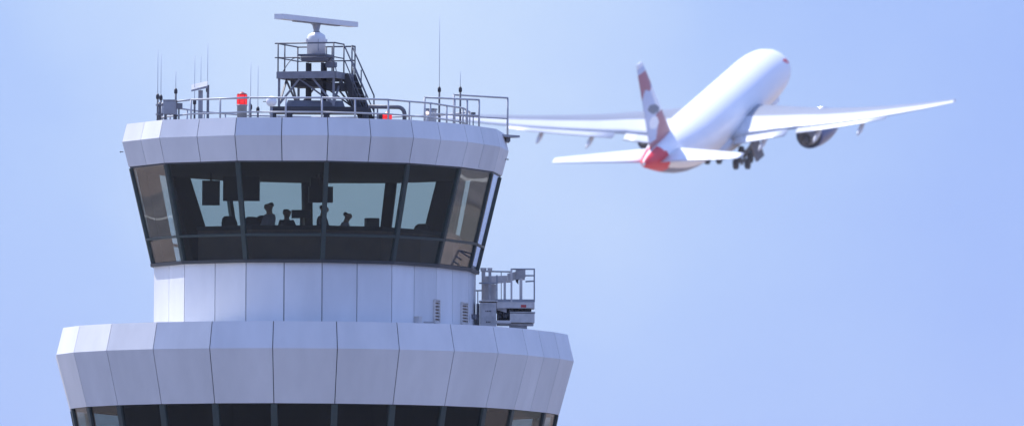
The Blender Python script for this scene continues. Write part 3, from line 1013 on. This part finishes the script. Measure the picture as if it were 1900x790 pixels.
def person(loc, face, label, shirt, height=1.76, lean=0.0, sit=False, look=0.0):
    """face: heading in degrees (0 = towards the viewer)"""
    t = thing('person', label, 'person', loc)
    t.rotation_euler = (0, 0, R(face))
    del t['_o']
    k = height / 1.76
    base = .47 if sit else .92
    P = lambda x, y, z: (x * k, y * k, z * k)
    ln = lambda h: -h * sin(R(lean))          # forward is -y
    lz = lambda h: h * cos(R(lean))
    J, E_, Rr = [], [], []
    def j(p, r, par=None):
        J.append(P(*p)); Rr.append(r * k)
        if par is not None:
            E_.append((par, len(J) - 1))
        return len(J) - 1
    pel = j((0, 0, base), .125)
    wa = j((0, ln(.2), base + lz(.2)), .115, pel)
    ch = j((0, ln(.38), base + lz(.38)), .14, wa)
    ub = j((0, ln(.49), base + lz(.49)), .095, ch)
    nk = j((0, ln(.57), base + lz(.57)), .074, ub)
    hx, hy, hz = 0, ln(.645) - .02 - look, base + lz(.645)
    h0 = j((hx, hy, hz - .015), .088, nk)
    h1 = j((hx, hy - .01, hz + .06), .125, h0)
    h2 = j((hx, hy + .005, hz + .125), .105, h1)
    no = j((hx, hy - .135, hz + .035), .018, h1)
    for s_ in (-1, 1):
        j((s_ * .118, hy + .01, hz + .05), .02, h1)
    arms = []
    for s_ in (-1, 1):
        sh = j((s_ * .17, ln(.46), base + lz(.46)), .062, ch)
        el = j((s_ * .24, ln(.40) - .08, base + lz(.2)), .043, sh)
        wr = j((s_ * .19, ln(.42) - .30, base + lz(.17)), .03, el)
        pa_ = j((s_ * .185, ln(.42) - .38, base + lz(.16)), .032, wr)
        for fx in (-.027, -.009, .009, .027):
            f1 = j((s_ * .185 + fx, ln(.42) - .43, base + lz(.155)), .0095, pa_)
            j((s_ * .185 + fx, ln(.42) - .465 + abs(fx) * .4, base + lz(.14)), .0085, f1)
        j((s_ * .185 - s_ * .05, ln(.42) - .40, base + lz(.15)), .011, pa_)
        arms.append((sh, el, wr))
    legs = []
    for s_ in (-1, 1):
        hp = j((s_ * .09, 0, base - .05), .088, pel)
        if sit:
            kn_ = j((s_ * .11, -.42, base), .06, hp); an = j((s_ * .11, -.42, .09), .042, kn_)
            ft = j((s_ * .12, -.56, .045), .04, an)
        else:
            kn_ = j((s_ * .10, -.02, .5), .06, hp); an = j((s_ * .10, .01, .09), .042, kn_)
            ft = j((s_ * .115, -.14, .045), .04, an)
        legs.append((hp, kn_, an))
    skinned('body', J, E_, Rr, M['skin'], t)
    # shirt
    idx = [pel, wa, ch, ub]
    sp = [J[i] for i in idx]; sr = [Rr[i] + .014 for i in idx]
    se = [(0, 1), (1, 2), (2, 3)]
    for sh, el, wr in arms:
        n0 = len(sp)
        a = Vector(J[el]).lerp(Vector(J[wr]), .85)
        sp += [J[sh], J[el], tuple(a)]; sr += [Rr[sh] + .014, Rr[el] + .014, Rr[wr] + .013]
        se += [(2, n0), (n0, n0 + 1), (n0 + 1, n0 + 2)]
    skinned('shirt', sp, se, sr, shirt, t)
    tp, tr_, te = [J[pel]], [Rr[pel] + .017], []
    for hp, kn_, an in legs:
        n0 = len(tp)
        tp += [J[hp], J[kn_], J[an]]; tr_ += [Rr[hp] + .015, Rr[kn_] + .016, Rr[an] + .02]
        te += [(0, n0), (n0, n0 + 1), (n0 + 1, n0 + 2)]
    skinned('trousers', tp, te, tr_, M['trousers'], t)
    hp_ = [P(hx, hy + .045, hz + .02), P(hx, hy + .03, hz + .09), P(hx, hy - .005, hz + .135)]
    skinned('hair', hp_, [(0, 1), (1, 2)], [.105 * k, .125 * k, .11 * k], M['hair'], t)
    return t


def place_person(px, ytop, Y, **kw):
    """stand someone on the cab floor so the top of the head is seen at ytop"""
    g = at(px, 400, Y)
    h = at(px, ytop, Y).z - ZF
    return Vector((g.x, Y, ZF)), h


for px, yt, Y, face, label, sh, lean, look in (
        (500, 373, .3, -60, 'standing person in pale shirt silhouetted in the middle left cab pane', 'shirtw', 0, 0),
        (532, 385.5, 1.3, 20, 'person in dark top seen between the pale shirted one and a monitor', 'shirtd', 0, 0),
        (594, 378, -.6, 70, 'dark broad-shouldered person half behind the central window bar', 'shirtd', 8, 0),
        (634, 390, .8, 76, 'person leaning over desk right of the central window bar', 'shirtw', 14, .0)):
    loc, h = place_person(px, yt, Y)
    k_ = h / (1.76 if lean < 20 else 1.68)
    person(loc, face, label, M[sh], height=1.76 * k_, lean=lean, look=look)
# seated controller on a chair, near right
def chair(px, ytop, Y, label, rot=0):
    g = at(px, 400, Y)
    h = at(px, ytop, Y).z - ZF
    loc = Vector((g.x, Y, ZF))
    t = thing('office_chair', label, 'chair', loc, 'swivel chairs in the cab')
    hb = h
    MB().lathe(loc, [(.02, .06), (.03, .08), (.03, .44)], 12).build('column', M['black'], t)
    mb = MB()
    for a in range(0, 360, 72):
        mb.beam(loc + ez * .07, loc + Vector((.3 * cos(R(a)), .3 * sin(R(a)), .05)), .05, .04)
    mb.build('base', M['black'], t)
    MB().box(loc + ez * .475, (.5, .48, .07), rot, taper=.92).build('seat', M['fabric'], t)
    b0 = loc + Vector((-sin(rot) * .24, cos(rot) * .24, 0))
    pts = []
    for i, (w, z) in enumerate(((.30, .56), (.44, .66), (.46, hb - .18), (.38, hb - .06), (.22, hb))):
        e1, e2 = Vector((cos(rot), sin(rot), 0)), Vector((-sin(rot), cos(rot), 0))
        pts.append([b0 + e1 * x * w / 2 + e2 * (y + .05 * i * .6) + ez * z for x, y in ((-1, -.02), (-.6, -.045), (.6, -.045), (1, -.02), (1, .03), (-1, .03))])
    MB().grid(pts).build('backrest', M['fabric'], t)
    MB().beam(b0 + ez * .46, b0 + ez * .62, .06, .03).build('back_stem', M['black'], t)
    return t
chair(474, 401, .9, 'dark chair back left of the standing pale shirted person, lower of two', .3)
chair(484, 398.5, 2.0, 'dark chair back directly behind the standing pale shirted person', -.2)
chair(436, 400, .6, 'dark chair back beside the left window bar of the cab', .5)
chair(774, 414, .4, 'dark rounded chair back in the right-hand cab pane', -.4)

def monitor(px, py, Y, w, h, label, rot=0, hang=False, thick=.06, group=None):
    p = at(px, py, Y)
    if hang:
        t = thing('hanging_screen', label, 'screen', (p.x, p.y, Z_WTOP), 'screens hanging from the cab ceiling')
        MB().tube(p + ez * (h / 2 - .01), Vector((p.x, p.y, Z_WTOP - .006)), .035).build('hanger', M['black'], t)
    else:
        zt = ZF + 1.06 if Y < 1 else ZF + .01
        t = thing('desk_monitor', label, 'monitor', (p.x, p.y, p.z - h / 2 - .1))
        MB().beam(p - ez * (h / 2 - .03), p - ez * (h / 2 + .35), .07, .07).build('stand', M['black'], t)
        MB().box(p - ez * (h / 2 + .36), (.3, .22, .03), rot).build('foot', M['black'], t)
    MB().box(p, (w, thick, h), rot).build('casing', M['black'], t)
    e2 = Vector((-sin(rot), cos(rot), 0))
    MB().box(p + e2 * (thick / 2 + .004), (w - .06, .006, h - .06), rot).build('display', M['screen'], t)
    return t
monitor(391.5, 358, 1.4, .47, .66, 'tall dark screen hanging in the left cab pane', 0, True)
monitor(448, 350, 2.2, .98, .66, 'wide dark screen hanging behind the left window bar', -.1, True)
monitor(595, 361, 1.2, .64, .42, 'rounded dark screen hanging behind the central window bar', .1, True, .2)
monitor(588, 341, 1.8, .36, .3, 'small dark box hung just above the rounded hanging screen', .1, True, .2)
monitor(559, 397, 1.6, .52, .22, 'low dark monitor on the far desk beside the rear window bar', -.2)
monitor(690, 413, .9, .34, .24, 'bulky dark monitor on desk near right rear window bar', .3, False, .25)
# far desk carrying the far monitors
mb = MB()
fo, fi = plan(CAB_N, 215 / PX), plan(CAB_N, 165 / PX)
ks = [9, 10, 11, 12]
for a, b in zip(ks[:-1], ks[1:]):
    mb.hexa([P(fo, a, ZF + .01), P(fo, b, ZF + .01), P(fo, b, ZF + .8), P(fo, a, ZF + .8)],
            [P(fi, a, ZF + .01), P(fi, b, ZF + .01), P(fi, b, ZF + .72), P(fi, a, ZF + .72)])
mb.build('desk', M['console'], tower)

# ------------------------------------------------------------------ airliner climbing away
PY, PP, PR = R(16.28), R(15.49), R(-.93)
PM = Matrix.Rotation(-PY, 3, 'Z') @ Matrix.Rotation(PP, 3, 'X') @ Matrix.Rotation(PR, 3, 'Y')
jet = thing('airliner', 'white twin-engine airliner with red-patched tail climbing away, wheels still down', 'airplane', (46.24, 1292.7, 105.55))
jet.rotation_euler = PM.to_euler()
del jet['_o']
YO = 32.0
V = lambda x, y, z: Vector((x, y + YO, z))

def interp(tab, y):
    for a, b in zip(tab[:-1], tab[1:]):
        if a[0] >= y >= b[0]:
            t = (a[0] - y) / (a[0] - b[0])
            return [p + (q - p) * t for p, q in zip(a, b)]
    return list(tab[-1])
FUS = [(0, .05, -1.0), (-.35, .55, -.95), (-1, 1.0, -.82), (-2.2, 1.6, -.58), (-3.6, 2.12, -.36), (-5.2, 2.52, -.18), (-7.2, 2.84, -.07), (-9.5, 3.03, -.02), (-12, 3.1, 0),
       (-41, 3.1, 0), (-44, 3.02, .06), (-47, 2.82, .2), (-50, 2.5, .43), (-53, 2.08, .74), (-56, 1.58, 1.08), (-58.5, 1.12, 1.36), (-60.5, .72, 1.55), (-61.6, .42, 1.62), (-62, .2, 1.64)]
ys = [0, -.15, -.35, -.7, -1, -1.6, -2.2, -2.9, -3.6, -4.0, -4.4, -4.8, -5.2, -5.6, -6.0, -6.4, -6.8, -7.2, -7.6, -8.0, -8.4, -9, -9.5, -10.7] + [-12 - i for i in range(30)] + [-42 - .5 * i for i in range(40)] + [-61.9, -62]
NS = 72
rows = []
for y in ys:
    _, r, z = interp(FUS, y)
    rows.append([V(r * sin(6.28318 * j / NS), y, z + r * 1.0 * cos(6.28318 * j / NS)) for j in range(NS)])
def fus_m(i, j):
    y = (ys[i] + ys[min(i + 1, len(ys) - 1)]) / 2
    a = 360 * (j + .5) / NS
    s_ = a if a < 180 else 360 - a
    if y < -56.3 + (s_ - 90) * .012 and s_ > 12:
        return 2
    if s_ > 138:
        return 1
    # red ribbon low beside the nose
    if ((y + 6.3) / 1.7) ** 2 + ((s_ - 62 - (y + 6.3) * 2.5) / 6.5) ** 2 < 1:
        return 2
    return 0
MB().grid(rows, fus_m).build('fuselage', [M['plane'], M['blue'], M['pred']], jet)
# wing-body fairing
rows = []
for y, w, h, z in ((-19, .3, .2, -2.6), (-21, 2.2, .75, -2.55), (-24, 3.2, 1.15, -2.45), (-29, 3.5, 1.35, -2.4), (-34, 3.4, 1.3, -2.4), (-38, 2.6, .95, -2.4), (-41, .4, .2, -2.5)):
    rows.append([V(w * cos(R(a)), y, z + h * sin(R(a))) for a in range(0, 360, 15)])
MB().grid(rows).build('belly_fairing', M['wing'], jet)

AF = [(1, .0), (.82, .026), (.56, .066), (.45, .072), (.28, .075), (.14, .062), (.05, .038), (.012, .018), (0, 0), (.012, -.014), (.05, -.024), (.14, -.034), (.28, -.042), (.45, -.04), (.65, -.025), (.85, -.01)]
def section(x, yle, c, z, th, inc=0.0):
    return [V(x, yle - u * c, z + w * c * th + (.35 - u) * c * tan(R(inc))) for u, w in AF]
wz = lambda x: -1.4 + (x - 3) * .085 + .0030 * (x - 3) ** 2
wle = lambda x: -20.6 - (x - 3.1) * .685
def wte(x):
    return -34.5 if x < 9.8 else -34.5 - (x - 9.8) * (6.7 / 20.6)

def wing(sx):
    rows = []
    for x in [2.2, 3.1, 5, 7.4, 9.8, 13, 17, 21, 25, 28, 29.6, 30.2, 30.45]:
        le, te = wle(x), wte(x)
        c = le - te
        if x > 30.3: c *= .72
        rows.append(section(sx * x, le if x < 30.3 else le - .5, c, wz(x), 1.15 if x < 10 else 1.0, 2.0 - x * .09))
    wm = lambda i, j: 1 if (AF[j][0] + AF[(j + 1) % len(AF)][0]) / 2 < .58 and j < 7 and i > 0 else 0
    w = MB().grid(rows, wm).build('wing', [M['wing'], M['coro']], jet)
    def flap(x0, x1, ch0, ch1, defl, name, m='wing'):
        rows = []
        for i in range(5):
            x = x0 + (x1 - x0) * i / 4
            ch = ch0 + (ch1 - ch0) * i / 4
            te = wte(x)
            c_ = wle(x) - te
            zz_ = wz(x) - c_ * .65 * tan(R(2.0 - x * .09)) + .02
            pts = []
            for u, wv in AF:
                yy, z_ = -u * ch, wv * ch * .9
                pts.append(V(sx * x, te + ch * .18 + yy * cos(R(defl)) + z_ * sin(R(defl)), zz_ + z_ * cos(R(defl)) + yy * sin(R(defl))))
            rows.append(pts)
        return MB().grid(rows).build(name, M[m], w)
    flap(3.3, 9.4, 2.1, 1.8, 12, 'inboard_flap')
    flap(10.6, 22.0, 1.5, .9, 11, 'outboard_flap')
    for x, L_ in ((6.6, 2.7), (13.2, 2.5), (18.6, 2.1)):
        te = wte(x)
        zz_ = wz(x) - (wle(x) - te) * .5 * tan(R(2.0 - x * .09)) - .28
        rows = []
        for u in (0, .08, .25, .5, .75, .92, 1):
            rr_ = .34 * math.sin(3.14159 * max(.04, min(.97, u))) ** .6
            rows.append([V(sx * x + rr_ * .7 * cos(R(a)), te + 1.9 - u * L_ * 1.75, zz_ - .25 - u * .75 + rr_ * 1.05 * sin(R(a))) for a in range(0, 360, 30)])
        MB().grid(rows).build('flap_fairing', M['wing'], w)
    # engine below the wing
    ec = V(sx * 9.3, 0, -3.6)
    n_ = MB().lathe(ec, [(1.30, -19.2), (1.42, -18.3), (1.52, -17.75), (1.62, -17.6), (1.74, -17.9), (1.86, -19.2), (1.88, -20.8), (1.80, -22.6), (1.58, -24.4), (1.46, -25.1), (1.38, -25.1), (1.36, -24.2)], 36, axis='Y')
    e_ = n_.build('engine_nacelle', M['blue'], jet)
    MB().lathe(ec, [(1.50, -17.78), (1.60, -17.55), (1.66, -17.57), (1.76, -17.88), (1.70, -17.92)], 36, axis='Y').build('inlet_lip', M['bare'], e_)
    MB().lathe(ec, [(1.30, -19.15), (.35, -19.1), (.05, -18.4)], 30, axis='Y').build('fan', M['dark'], e_)
    MB().lathe(ec, [(1.36, -24.25), (1.02, -24.3), (.98, -25.4), (.74, -26.9), (.68, -26.9), (.6, -26.2)], 30, axis='Y').build('core_cowl', M['gear'], e_)
    MB().lathe(ec, [(.5, -26.3), (.42, -27.2), (.05, -28.1)], 20, axis='Y').build('exhaust_cone', M['dark'], e_)
    rows = []
    for y, z0_, z1_, w_ in ((-19.6, -1.8, -1.55, .08), (-22, -1.9, -1.0, .24), (-25.5, -2.2, -.95, .26), (-28.5, -1.75, -1.25, .2), (-30.5, -1.55, -1.35, .06)):
        rows.append([V(sx * 9.2 - w_, y, z0_), V(sx * 9.2 + w_, y, z0_), V(sx * 9.2 + w_, y, z1_), V(sx * 9.2 - w_, y, z1_)])
    MB().grid(rows, smooth=False).build('pylon', M['wing'], e_)
    # tailplane
    rows = []
    for x in (.6, 3, 6, 9, 10.4, 10.75):
        t_ = (x - .6) / 10.15
        le, te = -51.3 - 7.6 * t_, -58.6 - 3.0 * t_
        rows.append(section(sx * x, le, (le - te) * (.8 if x > 10.6 else 1), 1.05 + .85 * t_, .8))
    MB().grid(rows).build('tailplane', M['plane'], jet)
for sx in (1, -1):
    wing(sx)

# fin, painted in patches
FR, FC = 60, len(AF)
fin_u = sorted(set([1 - .04 * i for i in range(26)]), reverse=True)
def fin_half(u):
    tab = [(0, 0), (.012, .02), (.05, .034), (.14, .05), (.28, .058), (.45, .055), (.65, .04), (.85, .017), (1, 0)]
    for a, b in zip(tab[:-1], tab[1:]):
        if a[0] <= u <= b[0] + 1e-9:
            return a[1] + (b[1] - a[1]) * (u - a[0]) / (b[0] - a[0])
    return 0
us = [i / 26 for i in range(27)]
loop_u = [(u, 1) for u in us] + [(u, -1) for u in us[-2:0:-1]]
rows = []
for i in range(FR + 1):
    v = i / FR
    le = -49.0 - 10.2 * v
    te = -58.7 - 3.0 * v
    z = 2.0 + 10.7 * v
    c = le - te
    if v > .985:
        le -= .5; c *= .8
    rows.append([V(sg * fin_half(u) * c * .55, le - u * c, z) for u, sg in loop_u])
def fin_m(i, j):
    v = (i + .5) / FR
    u = loop_u[j][0]
    w1 = .03 * sin(9 * u + 3 * v)
    if v > .955: return 0
    if .63 + w1 + .12 * (1 - u) * .6 < v < .88: return 1
    if (u - .45) ** 2 / .09 + (v - .44 - .1 * (u - .5)) ** 2 / .0030 < 1: return 2
    if (u - .62) ** 2 / .05 + (v - .30) ** 2 / .004 < 1: return 0
    if v < .36 and u < .62 - (v - .1) * .5 + .08 * sin(16 * v): return 1
    if v < .12: return 1
    if .36 < v < .66: return 3 if u > .3 else 0
    if v < .4: return 3
    return 3
MB().grid(rows, fin_m).build('tail_fin', [M['plane'], mat('fin_red_shaded', (.36, .07, .09), .35), M['pgrey'], M['ppale']], jet)  # fin red is the livery red with shade and haze put into its colour

# main gear folding inwards, nose gear still down
def bogie(c, tilt, strut_top, sz=.62, rows_=3, doors=None):
    g = MB().tube(strut_top, c, .19, .15, 12)
    g.beam(c - Vector((0, 1.5, 1.5 * tan(tilt))), c + Vector((0, 1.5, 1.5 * tan(tilt))), .22, .24)
    go = g.build('landing_gear', M['gear'], jet)
    MB().tube(strut_top + Vector((0, 1.4, -.3)), c + Vector((0, .1, .6)), .09).build('drag_brace', M['gear'], go)
    for q in range(rows_):
        y = (q - (rows_ - 1) / 2) * 1.42
        for s_ in (-1, 1):
            w = c + Vector((s_ * .68, y, y * tan(tilt)))
            wo = MB().lathe(w, [(.35, -.24), (sz * .92, -.24), (sz, -.14), (sz, .14), (sz * .92, .24), (.35, .24)], 20, axis='X').build('wheel', M['tyre'], go)
    return go
bogie(V(3.75, -33.0, -4.2), R(16), V(5.2, -33.2, -1.9))
bogie(V(.6, -33.4, -3.7), R(6), V(-3.6, -33.4, -2.4))
MB().hexa([V(4.9, -31.2, -2.3), V(5.1, -31.2, -2.3), V(5.6, -31.2, -4.4), V(5.4, -31.2, -4.4)], [V(4.9, -34.6, -2.3), V(5.1, -34.6, -2.3), V(5.6, -34.4, -4.4), V(5.4, -34.4, -4.4)]).build('gear_door', M['gear'], jet)
ng = MB().tube(V(0, -6.6, -2.2), V(0, -6.2, -4.3), .12, n=10).build('nose_gear', M['gear'], jet)
for s_ in (-1, 1):
    MB().lathe(V(s_ * .36, -6.2, -4.4), [(.25, -.16), (.5, -.16), (.54, -.08), (.54, .08), (.5, .16), (.25, .16)], 18, axis='X').build('wheel', M['tyre'], ng)
    MB().hexa([V(s_ * .75, -5.2, -2.6), V(s_ * .82, -5.2, -2.6), V(s_ * .95, -5.2, -3.7), V(s_ * .88, -5.2, -3.7)], [V(s_ * .75, -8.2, -2.8), V(s_ * .82, -8.2, -2.8), V(s_ * .95, -8.2, -3.8), V(s_ * .88, -8.2, -3.8)]).build('gear_door', M['plane'], jet)

# ------------------------------------------------------------------ the airfield below
def gmat(name, c1, c2, s1, c3, s2):
    m = mat(name, c1, .95)
    n, l = m.node_tree.nodes, m.node_tree.links
    b = n['Principled BSDF']
    t = n.new('ShaderNodeTexCoord')
    a = n.new('ShaderNodeTexNoise'); a.inputs['Scale'].default_value = s1; a.inputs['Detail'].default_value = 8
    d = n.new('ShaderNodeTexNoise'); d.inputs['Scale'].default_value = s2; d.inputs['Detail'].default_value = 4
    l.new(t.outputs['Object'], a.inputs['Vector']); l.new(t.outputs['Object'], d.inputs['Vector'])
    r_ = n.new('ShaderNodeValToRGB')
    r_.color_ramp.elements[0].position, r_.color_ramp.elements[1].position = .38, .62
    r_.color_ramp.elements[0].color, r_.color_ramp.elements[1].color = (*c1, 1), (*c2, 1)
    l.new(a.outputs['Fac'], r_.inputs['Fac'])
    r2 = n.new('ShaderNodeValToRGB')
    r2.color_ramp.elements[0].position, r2.color_ramp.elements[1].position = .5, .6
    l.new(d.outputs['Fac'], r2.inputs['Fac'])
    x = n.new('ShaderNodeMix'); x.data_type = 'RGBA'
    l.new(r2.outputs['Color'], x.inputs[0])
    l.new(r_.outputs['Color'], x.inputs[6])
    x.inputs[7].default_value = (*c3, 1)
    l.new(x.outputs[2], b.inputs['Base Color'])
    return m
G = 6000
gm = gmat('airfield_ground', (.24, .175, .14), (.34, .26, .215), .09, (.17, .15, .12), .03)
g = MB().add([(-G, -G, 0), (G, -G, 0), (G, G, 0), (-G, G, 0)], [[0, 1, 2, 3]]).build('ground', gm)
g['kind'] = 'structure'
asph = gmat('taxiway_asphalt', (.12, .105, .10), (.18, .155, .14), .2, (.22, .19, .17), .05)
conc = gmat('apron_asphalt', (.03, .029, .03), (.04, .038, .04), .15, (.035, .033, .035), .05)
paint = mat('pale_line_paint', (.5, .46, .4), .8)
ap = MB().lathe((0, 0, 0), [(.01, .008), (170, .008)], 64, smooth=False)
ap.f = ap.f[:64]; ap.m = ap.m[:64]; ap.s = ap.s[:64]; ap.t = ap.t[:64]
a_ = ap.build('apron', conc); a_['kind'] = 'structure'
ap = MB().lathe((0, 0, 0), [(.01, .02), (52, .02)], 64, smooth=False)  # unseen paler disc, added to bounce light up onto the tower panels
ap.f = ap.f[:64]; ap.m = ap.m[:64]; ap.s = ap.s[:64]; ap.t = ap.t[:64]
a_ = ap.build('bounce_disc', mat('bounce_disc_grey', (.16, .15, .15), .9, vary=.2, scale=.3)); a_['kind'] = 'structure'
def strip(pts, w, z, name, m):
    mb = MB()
    pts = [Vector(p) for p in pts]
    L_, R_ = [], []
    for i, p in enumerate(pts):
        d = (pts[min(i + 1, len(pts) - 1)] - pts[max(0, i - 1)]).normalized()
        nrm = Vector((-d.y, d.x, 0))
        L_.append(p + nrm * w / 2 + ez * z); R_.append(p - nrm * w / 2 + ez * z)
    n = len(pts)
    mb.add(L_ + R_, [[i, i + 1, n + i + 1, n + i] for i in range(n - 1)])
    o = mb.build(name, m); o['kind'] = 'structure'
    return o
def arc(cx, cy, r, a0, a1, n=40):
    return [(cx + r * cos(R(a0 + (a1 - a0) * i / n)), cy + r * sin(R(a0 + (a1 - a0) * i / n)), 0) for i in range(n + 1)]
strip([(-2500, 900, 0), (2500, 1150, 0)], 46, .012, 'runway', asph)
strip([(-2500, 620, 0), (2500, 870, 0)], 24, .012, 'taxiway', asph)
for i, (cx_, cy_, r_, a0, a1) in enumerate(((-260, 150, 78, -60, 110), (280, 200, 84, 90, 260), (-120, 260, 60, 150, 330), (120, 330, 90, 200, 380))):
    strip(arc(cx_, cy_, r_, a0, a1), 9, .02 + i * .004, 'taxiway', asph)
    strip(arc(cx_, cy_, r_, a0, a1), .5, .04 + i * .004, 'taxiway_line', paint)

# ------------------------------------------------------------------ air
hz_ = MB().hexa([(-G - 20, -G - 20, -1.2), (G + 20, -G - 20, -1.2), (G + 20, G + 20, -1.2), (-G - 20, G + 20, -1.2)],
                [(-G - 20, -G - 20, 135), (G + 20, -G - 20, 135), (G + 20, G + 20, 135), (-G - 20, G + 20, 135)]).build('haze', bpy.data.materials.new('thin_haze'))
hm = hz_.data.materials[0]
hm.use_nodes = True
n, l = hm.node_tree.nodes, hm.node_tree.links
n.clear()
o_ = n.new('ShaderNodeOutputMaterial')
pv = n.new('ShaderNodeVolumePrincipled')
pv.inputs['Color'].default_value = (.82, .88, 1, 1)
pv.inputs['Density'].default_value = 3e-5
l.new(pv.outputs[0], o_.inputs['Volume'])
hz_['kind'] = 'stuff'

for o in bpy.data.objects:
    if '_o' in o:
        del o['_o']
